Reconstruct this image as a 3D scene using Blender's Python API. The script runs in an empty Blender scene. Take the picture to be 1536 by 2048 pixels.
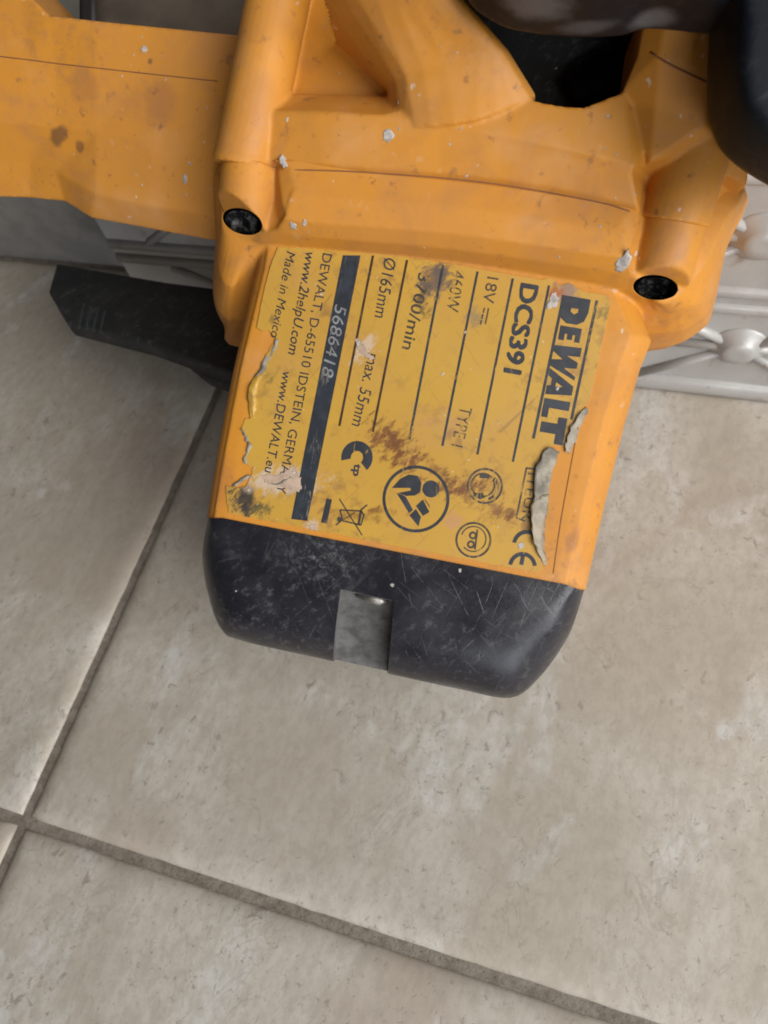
import bpy, bmesh, math, random
from mathutils import Vector, Matrix, noise as mnoise
random.seed(7)
S = bpy.context.scene
COL = S.collection

# ------------------------------------------------------------------ camera
F = 1479.0                                     # focal length in photo pixels (26 mm equivalent)
Xc = Vector((-5332, 912, -1479)).normalized() * -1
Zc = Vector((-3148791, 9261498, 17062772)).normalized()
Yc = Zc.cross(Xc).normalized(); Xc = Yc.cross(Zc)
M = Matrix((Xc, Yc, Zc))                       # camera axes -> world axes
CAM = Vector((0, 0, 0.2436))
cd = bpy.data.cameras.new('camera'); cam = bpy.data.objects.new('camera', cd); COL.objects.link(cam)
cam.matrix_world = Matrix.Translation(CAM) @ M.to_4x4()
cd.lens = 26; cd.sensor_width = 36; cd.sensor_fit = 'AUTO'
cd.clip_start = 0.005; cd.clip_end = 50
cd.dof.use_dof = True; cd.dof.focus_distance = 0.178; cd.dof.aperture_fstop = 21
S.camera = cam

# ------------------------------------------------------------------ light
w = bpy.data.worlds.new('World'); S.world = w; w.use_nodes = True
w.node_tree.nodes['Background'].inputs[0].default_value = (0.97, 0.98, 1.0, 1)
w.node_tree.nodes['Background'].inputs[1].default_value = 0.06
def area(name, loc, target, size, power, color):
    d = bpy.data.lights.new(name, 'AREA'); d.shape = 'RECTANGLE'; d.size = size[0]; d.size_y = size[1]
    d.energy = power; d.color = color
    o = bpy.data.objects.new(name, d); COL.objects.link(o); o.location = loc
    o.rotation_euler = (Vector(target) - Vector(loc)).to_track_quat('-Z', 'Y').to_euler()
    return o
area('window_light', (0.78, -0.28, 0.50), (0.03, 0.08, 0.05), (0.60, 0.60), 10.0, (0.97, 0.98, 1.0))
area('door_light', (0.50, -1.00, 0.30), (0.03, 0.02, 0.06), (0.45, 0.55), 5.0, (0.90, 0.93, 1.0))
area('ceiling_light', (1.0, -0.35, 1.35), (0.0, 0.1, 0.0), (1.0, 1.0), 14.0, (1.0, 0.97, 0.92))
S.view_settings.view_transform = 'Standard'; S.view_settings.look = 'None'
S.cycles.filter_width = 1.8; S.cycles.max_bounces = 5; S.cycles.diffuse_bounces = 3; S.cycles.glossy_bounces = 3
S.view_settings.exposure = 0.0; S.view_settings.gamma = 1.0

# ------------------------------------------------------------------ measuring helpers
def ray(px, py):
    return M @ Vector(((px - 768) / F, (1024 - py) / F, -1))
def on_plane(px, py, p0, n):
    r = ray(px, py)
    return CAM + r * ((p0 - CAM).dot(n) / r.dot(n))
def on_z(px, py, z=0.0):
    return on_plane(px, py, Vector((0, 0, z)), Vector((0, 0, 1)))
# frame of the motor's flat top
NL = (M @ Vector((-0.11, -0.04, 1))).normalized()
OL = CAM + ray(830, 800) * 0.174
def Lw(px, py, n=0.0):                          # n in millimetres above the motor's top
    return on_plane(px, py, OL + NL * n * 0.001, NL)
E2 = (Lw(685.7, 510.6) - Lw(582.6, 1038)).normalized()
E1 = E2.cross(NL).normalized()
LM = Matrix.Translation(OL) @ Matrix((E1, E2, NL)).transposed().to_4x4()
LI = LM.inverted()
def Lf(px, py, n=0.0):                          # same point in the frame of the motor's top
    return LI @ Lw(px, py, n)
# wall line on the floor
WA = on_z(0, 630); WB = on_z(1536, 803)
WX = (WB - WA).normalized(); WY = Vector((0, 0, 1)).cross(WX)
def on_wall(px, py, off=0.0):
    return on_plane(px, py, WA - WY * off, WY)

SAWLOC = Vector((Lw(840, 560, -50).x, Lw(840, 560, -50).y, 0.0))
def Ls(px, py, n=0.0): return Lw(px, py, n) - SAWLOC
# ------------------------------------------------------------------ materials
class NT:
    def __init__(self, name):
        self.m = bpy.data.materials.new(name); self.m.use_nodes = True
        self.t = self.m.node_tree; self.b = self.t.nodes['Principled BSDF']
        self.co = self.t.nodes.new('ShaderNodeTexCoord').outputs['Object']
    def link(self, a, b): self.t.links.new(a, b)
    def setv(self, sock, v):
        if isinstance(v, bpy.types.NodeSocket): self.link(v, sock)
        else: sock.default_value = v
    def mapping(self, scale=(1, 1, 1), rot=(0, 0, 0), loc=(0, 0, 0), vec=None):
        n = self.t.nodes.new('ShaderNodeMapping'); self.link(vec or self.co, n.inputs[0])
        n.inputs['Scale'].default_value = scale; n.inputs['Rotation'].default_value = rot
        self.setv(n.inputs['Location'], loc); return n.outputs[0]
    def noise(self, scale, detail=4, rough=0.55, dist=0, vec=None, kind=None):
        n = self.t.nodes.new('ShaderNodeTexNoise'); self.link(vec or self.co, n.inputs['Vector'])
        n.inputs['Scale'].default_value = scale; n.inputs['Detail'].default_value = detail
        n.inputs['Roughness'].default_value = rough; n.inputs['Distortion'].default_value = dist
        return n.outputs[0]
    def voronoi(self, scale, vec=None, feature='F1', rnd=1.0):
        n = self.t.nodes.new('ShaderNodeTexVoronoi'); n.feature = feature; self.link(vec or self.co, n.inputs['Vector'])
        n.inputs['Scale'].default_value = scale; n.inputs['Randomness'].default_value = rnd
        return n.outputs['Distance']
    def ramp(self, v, a, b, lo=0.0, hi=1.0):     # clamped remap with smooth ends
        n = self.t.nodes.new('ShaderNodeMapRange'); n.interpolation_type = 'SMOOTHSTEP'
        self.link(v, n.inputs[0]); n.inputs[1].default_value = a; n.inputs[2].default_value = b
        n.inputs[3].default_value = lo; n.inputs[4].default_value = hi; return n.outputs[0]
    def math(self, op, a, b=0.0):
        n = self.t.nodes.new('ShaderNodeMath'); n.operation = op
        self.setv(n.inputs[0], a); self.setv(n.inputs[1], b); return n.outputs[0]
    def mix(self, f, a, b):
        n = self.t.nodes.new('ShaderNodeMix'); n.data_type = 'RGBA'
        self.setv(n.inputs[0], f); self.setv(n.inputs[6], a if isinstance(a, bpy.types.NodeSocket) else (*a, 1))
        self.setv(n.inputs[7], b if isinstance(b, bpy.types.NodeSocket) else (*b, 1)); return n.outputs[2]
    def blob(self, c, r, vec=None, stretch=(1, 1, 1), ang=0):      # 1 inside a spot of radius r, fading to its rim
        mp = self.t.nodes.new('ShaderNodeVectorMath'); mp.operation = 'SUBTRACT'
        self.link(vec or self.co, mp.inputs[0]); mp.inputs[1].default_value = c
        v = self.mapping(scale=stretch, vec=self.mapping(rot=(0, 0, ang), vec=mp.outputs[0]))
        ln = self.t.nodes.new('ShaderNodeVectorMath'); ln.operation = 'LENGTH'; self.link(v, ln.inputs[0])
        return self.ramp(ln.outputs['Value'], 0.0, r, 1.0, 0.0)
    def lines(self, rot, sc, w, m, loc, stretch=0.03, mscale=150):      # thin broken scratches
        n = self.noise(sc, 0, 0.5, 0.0, vec=self.mapping(scale=(1, stretch, 0.1), loc=loc, vec=self.mapping(rot=(0, 0, rot))))
        l = self.ramp(self.math('ABSOLUTE', self.math('SUBTRACT', n, 0.5)), 0.0, w, 1, 0)
        return self.math('MULTIPLY', l, self.ramp(self.noise(mscale, 3, 0.6, vec=self.mapping(loc=loc)), m, m + 0.10))
    def bump(self, h, strength, dist=0.0002):
        n = self.t.nodes.new('ShaderNodeBump'); n.inputs['Strength'].default_value = strength
        n.inputs['Distance'].default_value = dist; self.link(h, n.inputs['Height'])
        self.link(n.outputs[0], self.b.inputs['Normal'])
    def out(self, color=None, rough=None, metal=None, spec=None):
        for k, v in (('Base Color', color), ('Roughness', rough), ('Metallic', metal), ('Specular IOR Level', spec)):
            if v is None: continue
            if k == 'Base Color' and not isinstance(v, bpy.types.NodeSocket): v = (*v, 1)
            self.setv(self.b.inputs[k], v)
        return self.m

def mat_yellow():
    t = NT('orange_plastic')
    c = t.mix(t.ramp(t.noise(28, 2), 0.35, 0.68), (0.565, 0.232, 0.026), (0.51, 0.215, 0.036))
    c = t.mix(t.ramp(t.noise(60, 4, 0.65, 0.5), 0.46, 0.74, 0, 0.62), c, (0.40, 0.175, 0.055))       # rubbed-in dirt
    c = t.mix(t.ramp(t.noise(38, 4, 0.62, vec=t.mapping(loc=(7, 1, 0))), 0.53, 0.78, 0, 0.42), c, (0.58, 0.31, 0.14))   # pale plaster haze
    wob = t.noise(300, 3, 0.6)
    def blotch(p, r, stretch, ang, gain, col):
        nonlocal c
        b = t.blob(p, r * 0.001, stretch=stretch, ang=ang)
        k = t.ramp(t.math('ADD', b, t.math('MULTIPLY', t.math('SUBTRACT', wob, 0.5), 1.1)), 0.12, 0.72, 0, gain)
        c = t.mix(k, c, col)
    BRN = (0.30, 0.125, 0.05); DKB = (0.10, 0.05, 0.03)
    blotch(Ls(170, 172, -9), 7.5, (1, 1, 1), 0, 0.40, BRN); blotch(Ls(322, 205, -8.5), 8, (1, 0.8, 1), 0.2, 0.42, BRN)  # smudge stains on the nose housing
    blotch(Ls(112, 270, -13), 5, (0.7, 2.6, 1), -0.35, 0.7, DKB); blotch(Ls(160, 293, -14), 3, (1, 2, 1), -0.3, 0.6, DKB)
    blotch(Ls(303, 124, -7), 1.6, (1, 1, 1), 0, 0.8, DKB); blotch(Ls(1310, 424, 11), 2.0, (1.3, 0.8, 1), 0, 0.95, DKB)
    blotch(Ls(1335, 500, 8), 11, (1.6, 0.8, 1), 0.2, 0.35, (0.34, 0.16, 0.09)); blotch(Ls(1320, 535, 4), 5, (1, 1, 1), 0.2, 0.35, BRN)  # brown patches over the right boss flank and near its hole
    blotch(Ls(450, 960, -3), 10, (1.6, 0.5, 1), 0.2, 0.5, (0.38, 0.15, 0.05)); blotch(Ls(1143, 1085, 0), 4, (1.6, 0.7, 1), 0.2, 0.6, BRN)  # long brown patch down the barrel's left edge, small one at right
    blotch(Ls(1165, 640, 0), 7, (1, 1, 1), 0.2, 0.3, BRN); blotch(Ls(520, 470, 0), 4, (1, 1, 1), 0.2, 0.35, DKB)
    scr = t.math('MAXIMUM', t.lines(0.7, 130, 0.006, 0.50, (2, 5, 1)), t.lines(-0.9, 120, 0.006, 0.52, (6, 1, 3)))
    c = t.mix(t.math('MULTIPLY', scr, 0.3), c, (0.36, 0.18, 0.08))
    grime = t.math('MULTIPLY', t.ramp(t.noise(260, 5, 0.7), 0.48, 0.66), t.ramp(t.noise(26, 3, vec=t.mapping(loc=(3, 9, 1))), 0.44, 0.64))
    c = t.mix(t.math('MULTIPLY', grime, 0.38), c, (0.30, 0.145, 0.065))
    sp = t.ramp(t.noise(420, 2, 0.5), 0.68, 0.74)
    c = t.mix(t.math('MULTIPLY', sp, t.ramp(t.noise(70, 2), 0.50, 0.66, 0.0, 0.45)), c, (0.16, 0.075, 0.035))
    sw = t.ramp(t.noise(360, 2, 0.5, vec=t.mapping(loc=(3, 1, 2), scale=(1, 0.6, 1))), 0.70, 0.76)
    c = t.mix(t.math('MULTIPLY', sw, t.ramp(t.noise(50, 2, vec=t.mapping(loc=(1, 4, 2))), 0.48, 0.62, 0.1, 0.75)), c, (0.60, 0.52, 0.44))
    t.bump(t.noise(1100, 3, 0.7), 0.22, 0.00012)
    return t.out(c, t.ramp(t.noise(55, 3), 0.3, 0.7, 0.48, 0.66), spec=0.32)
def mat_black(name='black_plastic', base=(0.0115, 0.0112, 0.0160), dust=0.36, rough=(0.22, 0.40)):  # faint purple in the default base colour imitates the cap's sheen
    t = NT(name)
    sc = t.math('MAXIMUM', t.lines(0.75, 150, 0.008, 0.50, (1, 2, 0)), t.lines(-0.6, 170, 0.008, 0.51, (4, 7, 0)))
    sc = t.math('MAXIMUM', sc, t.lines(1.35, 140, 0.008, 0.54, (9, 3, 0)))
    sc = t.math('MAXIMUM', sc, t.math('MULTIPLY', t.lines(0.35, 260, 0.010, 0.46, (3, 6, 0), 0.06, 220), 0.8))
    sc = t.math('MAXIMUM', sc, t.math('MULTIPLY', t.lines(-1.1, 280, 0.010, 0.47, (8, 2, 0), 0.06, 200), 0.8))
    fine = t.math('MULTIPLY', t.ramp(t.noise(520, 4, 0.75, vec=t.mapping(scale=(1, 0.5, 1), vec=t.mapping(rot=(0, 0, 0.7)))), 0.52, 0.70), t.ramp(t.noise(60, 3), 0.38, 0.60, 0.15, 1))
    c = t.mix(t.ramp(t.noise(120, 5, 0.65), 0.40, 0.75, 0, dust * 0.30), base, (0.10, 0.10, 0.10))
    c = t.mix(t.math('MULTIPLY', fine, dust * 0.6), c, (0.22, 0.215, 0.21))
    if name == 'black_plastic':                  # rubbed corners of the end cap
        for p, r, st_ in ((Ls(1118, 1280, -12), 9, (1, 0.7, 1)), (Ls(470, 1215, -8), 9, (1, 1, 1)), (Ls(640, 1120, 0), 12, (0.8, 1.4, 1))):
            k = t.math('MULTIPLY', t.blob(p, r * 0.001, stretch=st_), t.ramp(t.noise(600, 5, 0.75), 0.47, 0.70, 0, 0.5)); c = t.mix(k, c, (0.30, 0.295, 0.285))
    c = t.mix(t.math('MULTIPLY', sc, dust * 0.26), c, (0.24, 0.235, 0.23))
    t.bump(t.math('ADD', t.noise(700, 4, 0.7), t.math('MULTIPLY', sc, -0.5)), 0.30, 0.00015)
    return t.out(c, t.ramp(t.noise(90, 4), 0.3, 0.7, *rough), spec=0.5 if name == 'black_plastic' else 0.25)
def mat_plain(name, col, rough=0.6, metal=0.0, var=0.25, scale=150, bump=0.15):
    t = NT(name)
    c = t.mix(t.ramp(t.noise(scale, 5, 0.65), 0.35, 0.7, 0, 1), col, tuple(x * (1 - var) for x in col))
    t.bump(t.noise(scale * 5, 4), bump, 0.0001)
    return t.out(c, rough, metal)
YEL = mat_yellow()
BLK = mat_black()
RUB = mat_black('black_rubber', (0.0025, 0.0040, 0.0075), 0.10, (0.45, 0.62))
PLT = mat_black('charcoal_plastic', (0.020, 0.0205, 0.021), 0.35, (0.5, 0.7))
def mat_screw():
    t = NT('dirty_screw')
    c = t.mix(t.ramp(t.noise(420, 4, 0.75, vec=t.mapping(scale=(1, 0.4, 1), vec=t.mapping(rot=(0, 0, -0.5)))), 0.45, 0.70), (0.012, 0.012, 0.013), (0.20, 0.19, 0.18))
    t.bump(t.noise(900, 4), 0.3, 0.0001)
    return t.out(c, 0.95, 0.0, 0.05)
DSC = mat_screw()
DRK = mat_black('dark_dusty_plastic', (0.034, 0.033, 0.031), 0.5, (0.6, 0.8))
SEAM = mat_plain('seam_dirt', (0.24, 0.095, 0.032), 0.8)
HOLE = mat_plain('hole_dark', (0.010, 0.009, 0.009), 0.6)
GREY = mat_plain('dusty_recess', (0.155, 0.15, 0.142), 0.9, 0, 0.55, 190, 0.4)
PAINT = mat_plain('dried_paint', (0.48, 0.44, 0.40), 0.85, 0, 0.5, 700, 0.6)
STEEL = mat_plain('dull_steel', (0.35, 0.33, 0.30), 0.45, 0.9, 0.5, 300)
PAPER = mat_plain('torn_paper', (0.32, 0.28, 0.215), 0.75, 0, 0.6, 260, 0.9)
GLUE = mat_plain('grubby_flap', (0.27, 0.21, 0.13), 0.45, 0, 0.6, 200, 0.8)
GUARD = mat_plain('guard_metal', (0.095, 0.075, 0.055), 0.6, 0.1, 0.4, 60)

def mat_label():
    t = NT('label_film')
    c = t.mix(t.ramp(t.noise(35, 3), 0.3, 0.7), (0.50, 0.292, 0.046), (0.455, 0.250, 0.042))
    c = t.mix(t.ramp(t.noise(75, 5, 0.65, 0.4), 0.52, 0.74, 0, 0.5), c, (0.47, 0.26, 0.075))
    # rust-brown scuffs, each with its own outline, streaked by rubbing
    st = t.noise(520, 4, 0.72, 0.4, vec=t.mapping(scale=(1, 0.5, 1), vec=t.mapping(rot=(0, 0, 0.6))))
    def scuff(px, py, r, stretch, ang, gain, col, lo=0.50, hi=0.64):
        nonlocal c
        b = t.blob(Lf(px, py), r * 0.001, stretch=stretch, ang=ang)
        k = t.ramp(t.math('ADD', st, t.math('MULTIPLY', t.math('SUBTRACT', b, 0.5), 0.36)), lo, hi + 0.10, 0, gain)
        k = t.math('MULTIPLY', k, t.ramp(b, 0.0, 0.25))
        c = t.mix(k, c, col)
    BR = (0.16, 0.062, 0.022); DK = (0.045, 0.038, 0.032); OL_ = (0.085, 0.075, 0.035); WH = (0.52, 0.40, 0.30)
    scuff(775, 880, 11, (0.8, 1, 1), 0.6, 0.95, BR); scuff(820, 912, 8, (1, 1, 1), 0, 0.9, BR)
    scuff(925, 975, 12, (0.6, 1.8, 1), -0.25, 0.95, BR); scuff(1000, 1020, 10, (0.7, 1.5, 1), -0.3, 0.55, BR)
    scuff(1020, 1025, 4, (1, 1, 1), 0, 0.9, BR)
    scuff(890, 955, 9, (0.42, 2.6, 1), 0.55, 0.7, BR); scuff(800, 905, 9, (0.5, 2.0, 1), 0.75, 0.75, BR); scuff(1010, 1030, 8, (0.5, 2.2, 1), 0.4, 0.6, BR)
    scuff(705, 1030, 10, (0.5, 3, 1), -0.05, 0.55, BR); scuff(770, 1022, 7, (0.6, 3, 1), -0.1, 0.8, BR)
    scuff(868, 560, 7, (1, 0.9, 1), 0.2, 1.0, (0.12, 0.088, 0.07), 0.40, 0.52); scuff(845, 610, 6, (1.5, 0.8, 1), -0.2, 0.7, DK, 0.48, 0.6)
    scuff(945, 640, 6, (1, 1, 1), 0, 0.6, (0.2, 0.15, 0.10)); scuff(490, 1000, 7, (1, 0.8, 1), 0, 1.0, DK, 0.42, 0.56)
    scuff(525, 1020, 4.5, (0.8, 1.4, 1), -0.4, 0.9, OL_, 0.42, 0.54); scuff(535, 750, 4, (1, 1, 1), 0, 0.6, OL_)
    scuff(1130, 580, 7, (1, 1, 1), 0, 0.9, (0.25, 0.17, 0.13), 0.42, 0.55); scuff(1110, 585, 3.5, (1, 1, 1), 0, 0.8, (0.35, 0.10, 0.03), 0.4, 0.5)
    scuff(1205, 625, 4, (1, 1, 1), 0, 0.6, OL_); scuff(570, 962, 9, (0.55, 1.7, 1), -0.2, 0.95, WH, 0.36, 0.5)
    scuff(625, 1055, 3.5, (1, 1, 1), 0, 0.8, WH, 0.4, 0.5); scuff(905, 1040, 3.5, (1, 1, 1), 0, 0.5, (0.45, 0.22, 0.14), .36, .5)
    scuff(730, 700, 5, (1.4, 0.6, 1), 0.35, 0.8, WH, 0.42, 0.55); scuff(545, 640, 3, (1, 1, 1), 0, 0.5, OL_)
    scuff(900, 850, 12, (1, 1, 1), 0, 0.35, (0.42, 0.22, 0.13), .46, .66)
    scr = t.math('MAXIMUM', t.lines(0.6, 130, 0.006, 0.50, (1, 1, 1)), t.lines(-0.8, 120, 0.006, 0.50, (5, 3, 2)))
    c = t.mix(t.math('MULTIPLY', scr, 0.55), c, (0.20, 0.11, 0.045))
    gr = t.math('MULTIPLY', t.ramp(t.noise(240, 5, 0.72), 0.48, 0.66), t.ramp(t.noise(40, 3, vec=t.mapping(loc=(3, 9, 1))), 0.42, 0.62))
    c = t.mix(t.math('MULTIPLY', gr, 0.62), c, (0.26, 0.135, 0.045))
    sp = t.ramp(t.voronoi(420), 0.03, 0.10, 1, 0)
    c = t.mix(t.math('MULTIPLY', sp, t.ramp(t.noise(90, 3), 0.53, 0.61, 0, 0.85)), c, (0.62, 0.56, 0.48))
    s2 = t.ramp(t.voronoi(350, t.mapping(loc=(5, 2, 0))), 0.03, 0.10, 1, 0)
    c = t.mix(t.math('MULTIPLY', s2, t.ramp(t.noise(80, 3, vec=t.mapping(loc=(2, 2, 2))), 0.54, 0.62, 0, 0.7)), c, (0.14, 0.07, 0.03))
    t.bump(t.noise(500, 4, 0.6), 0.12, 0.0001)
    return t.out(c, t.ramp(t.noise(70, 4), 0.3, 0.7, 0.32, 0.50), spec=0.4)
LAB = mat_label()
def mat_print(name='print_ink', ink=(0.024, 0.027, 0.033), wear=0.585, film=(0.45, 0.27, 0.052)):
    t = NT(name)
    v1 = t.mapping(scale=(1, 0.22, 1), rot=(0, 0, 0.6))
    s = t.ramp(t.noise(900, 4, 0.7, vec=v1), wear, wear + 0.10)
    s = t.math('MULTIPLY', s, t.ramp(t.noise(60, 3), 0.42, 0.60, 0.15, 1))
    c = t.mix(t.ramp(t.noise(300, 4), 0.4, 0.7, 0, 0.5), ink, tuple(x * 2.2 for x in ink))
    c = t.mix(t.math('MULTIPLY', s, 0.85), c, film)
    return t.out(c, 0.45, spec=0.4)
INK = mat_print()
INK2 = mat_print('block_ink', (0.024, 0.027, 0.033), 0.66)
INKW = mat_print('worn_ink', (0.040, 0.034, 0.028), 0.50)
INKB = mat_print('brown_rule_ink', (0.038, 0.020, 0.012), 0.62)
BAR = mat_print('bar_ink', (0.020, 0.024, 0.031), 0.56, (0.22, 0.20, 0.17))
ETCH = mat_print('etched_digits', (0.17, 0.17, 0.17), 0.6, (0.05, 0.05, 0.05))

def mat_tile():
    t = NT('travertine_tile')
    oi = t.t.nodes.new('ShaderNodeObjectInfo')
    geo = t.t.nodes.new('ShaderNodeNewGeometry').outputs['Position']
    comb = t.t.nodes.new('ShaderNodeCombineXYZ')
    t.link(t.math('MULTIPLY', oi.outputs['Random'], 7.0), comb.inputs[0]); t.link(t.math('MULTIPLY', oi.outputs['Random'], 3.0), comb.inputs[1])
    ad = t.t.nodes.new('ShaderNodeVectorMath'); t.link(geo, ad.inputs[0]); t.link(comb.outputs[0], ad.inputs[1])
    P = ad.outputs[0]
    V = t.mapping(scale=(1, 0.58, 1), vec=t.mapping(rot=(0, 0, 0.12), vec=P))
    n1 = t.noise(22, 5, 0.62, 0.6, vec=V)
    c = t.mix(t.ramp(n1, 0.38, 0.62), (0.43, 0.382, 0.312), (0.505, 0.462, 0.395))
    n2 = t.noise(15, 4, 0.6, 0.8, vec=t.mapping(loc=(4, 2, 0), vec=V))
    c = t.mix(t.ramp(n2, 0.48, 0.68, 0, 0.55), c, (0.385, 0.31, 0.245))                            # rosy beige clouds
    n3 = t.noise(34, 5, 0.65, 0.5, vec=t.mapping(loc=(9, 3, 0), vec=V))
    c = t.mix(t.ramp(n3, 0.52, 0.66, 0, 0.70), c, (0.57, 0.55, 0.51))                            # chalky patches
    wv = t.noise(44, 5, 0.64, 0.9, vec=t.mapping(loc=(1, 8, 0), vec=V))
    vein = t.ramp(t.math('ABSOLUTE', t.math('SUBTRACT', wv, 0.5)), 0.0, 0.013, 1, 0)
    veinm = t.math('MULTIPLY', vein, t.ramp(n2, 0.40, 0.52, 1, 0))
    c = t.mix(t.math('MULTIPLY', veinm, 0.28), c, (0.19, 0.155, 0.125))
    pits = t.math('MULTIPLY', t.ramp(t.noise(250, 5, 0.7, 0.6, vec=t.mapping(scale=(1, 0.8, 1), vec=P)), 0.575, 0.66), t.ramp(n3, 0.44, 0.60, 0.04, 1))
    pit2 = t.ramp(t.noise(430, 3, 0.65, vec=P), 0.58, 0.72, 0, 0.8)
    pt = t.math('MAXIMUM', pits, t.math('MULTIPLY', pit2, t.ramp(n1, 0.40, 0.55, 0.2, 1)))
    mot = t.noise(95, 5, 0.7, 0.3, vec=V)
    c = t.mix(t.ramp(mot, 0.46, 0.66, 0, 0.30), c, (0.36, 0.315, 0.26))
    c = t.mix(t.ramp(t.noise(300, 4, 0.75, vec=V), 0.38, 0.64, 0, 0.42), c, (0.33, 0.285, 0.23))
    c = t.mix(t.math('MULTIPLY', pt, 0.56), c, (0.19, 0.15, 0.115))
    dots = t.math('MULTIPLY', t.ramp(t.voronoi(48, P), 0.10, 0.15, 1, 0), t.ramp(n3, 0.52, 0.58, 0, 0.45))
    c = t.mix(dots, c, (0.60, 0.60, 0.58))
    t.bump(t.math('SUBTRACT', 1.0, pt), 0.22, 0.0003)
    return t.out(c, t.ramp(n1, 0.3, 0.7, 0.40, 0.55), spec=0.35)
TILE = mat_tile()
def mat_grout():
    t = NT('grout')
    c = t.mix(t.ramp(t.noise(260, 5, 0.7), 0.35, 0.68), (0.175, 0.145, 0.113), (0.265, 0.23, 0.19))
    c = t.mix(t.ramp(t.noise(900, 3), 0.55, 0.70, 0, 0.6), c, (0.07, 0.055, 0.045))
    t.bump(t.noise(700, 5, 0.7), 0.8, 0.0005)
    return t.out(c, 0.85)
GROUT = mat_grout()
def mat_silver():
    t = NT('silver_paint')
    c = t.mix(t.ramp(t.noise(40, 4), 0.35, 0.7), (0.41, 0.40, 0.38), (0.34, 0.33, 0.31))
    g = t.ramp(t.noise(130, 5, 0.65), 0.56, 0.72, 0, 0.75)
    c = t.mix(g, c, (0.25, 0.205, 0.155))
    t.bump(t.noise(420, 4), 0.25, 0.0002)
    return t.out(c, t.ramp(t.noise(90, 4), 0.3, 0.7, 0.30, 0.45), 0.15)
SILV = mat_silver()
WALL = mat_plain('wall_plaster', (0.26, 0.245, 0.22), 0.8, 0, 0.25, 60)

# ------------------------------------------------------------------ building helpers
def meta(o, label=None, category=None, group=None, kind=None):
    for k, v in (('label', label), ('category', category), ('group', group), ('kind', kind)):
        if v: o[k] = v
    return o
def make(name, verts, faces, mat, parent=None, smooth=True, frame=None):
    """verts in world metres; or in the frame of the motor's top when frame='L'."""
    me = bpy.data.meshes.new(name)
    if frame == 'L': vs = [tuple(v) for v in verts]
    else:
        off = ROOTS.get(parent.name, Vector()) if parent else Vector()
        vs = [tuple(Vector(v) - off) for v in verts]
    me.from_pydata(vs, [], faces); me.update()
    bm = bmesh.new(); bm.from_mesh(me); bmesh.ops.recalc_face_normals(bm, faces=bm.faces); bm.to_mesh(me); bm.free()
    for p in me.polygons: p.use_smooth = smooth
    me.materials.append(mat)
    o = bpy.data.objects.new(name, me); COL.objects.link(o)
    if parent: o.parent = parent
    return o
ROOTS = {}
def root(name, loc, **k):
    o = bpy.data.objects.new(name, None); COL.objects.link(o); o.location = loc; o.empty_display_size = 0.02
    ROOTS[o.name] = Vector(loc); return meta(o, **k)
def bake(o):
    dg = bpy.context.evaluated_depsgraph_get(); ev = o.evaluated_get(dg)
    me = bpy.data.meshes.new_from_object(ev); old = o.data
    o.modifiers.clear(); o.data = me
    for p in me.polygons: p.use_smooth = True
    bpy.data.meshes.remove(old)
def cut(o, cutter):
    m = o.modifiers.new('b', 'BOOLEAN'); m.object = cutter; m.operation = 'DIFFERENCE'; m.solver = 'EXACT'
    m.material_mode = 'TRANSFER'
    bpy.context.view_layer.update(); bake(o)
    me = cutter.data; bpy.data.objects.remove(cutter); bpy.data.meshes.remove(me)
def join(parts):
    V, Fc = [], []
    for v, f in parts:
        k = len(V); V += [Vector(x) for x in v]; Fc += [tuple(i + k for i in q) for q in f]
    return V, Fc
def molded(name, parts, mat, parent, voxel=0.00042, it=4):
    V, Fc = join(parts)
    o = make(name, V, Fc, mat, parent)
    r = o.modifiers.new('r', 'REMESH'); r.mode = 'VOXEL'; r.voxel_size = voxel; r.use_smooth_shade = True
    s = o.modifiers.new('s', 'SMOOTH'); s.factor = 0.5; s.iterations = it
    bpy.context.view_layer.update(); bake(o); return o
def catmull(pts, k, closed=True):
    n = len(pts); out = []
    for i in range(n if closed else n - 1):
        g = lambda j: pts[(j) % n] if closed else pts[max(0, min(n - 1, j))]
        p0, p1, p2, p3 = g(i - 1), g(i), g(i + 1), g(i + 2)
        for s in range(k):
            u = s / k
            out.append(0.5 * ((2 * p1) + (p2 - p0) * u + (2 * p0 - 5 * p1 + 4 * p2 - p3) * u * u + (3 * p1 - p0 - 3 * p2 + p3) * u ** 3))
    if not closed: out.append(pts[-1])
    return out
def stack(rings):                                # closed solid lofted through rings of equal length
    n = len(rings[0]); V = [p for r in rings for p in r]; Fc = []
    for i in range(len(rings) - 1):
        for j in range(n):
            a = i * n + j; b = i * n + (j + 1) % n
            Fc.append((a, b, b + n, a + n))
    V.append(sum(rings[0], Vector()) / n); V.append(sum(rings[-1], Vector()) / n); b0 = (len(rings) - 1) * n
    for j in range(n):
        Fc.append((len(V) - 2, (j + 1) % n, j)); Fc.append((len(V) - 1, b0 + j, b0 + (j + 1) % n))
    return V, Fc
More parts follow.
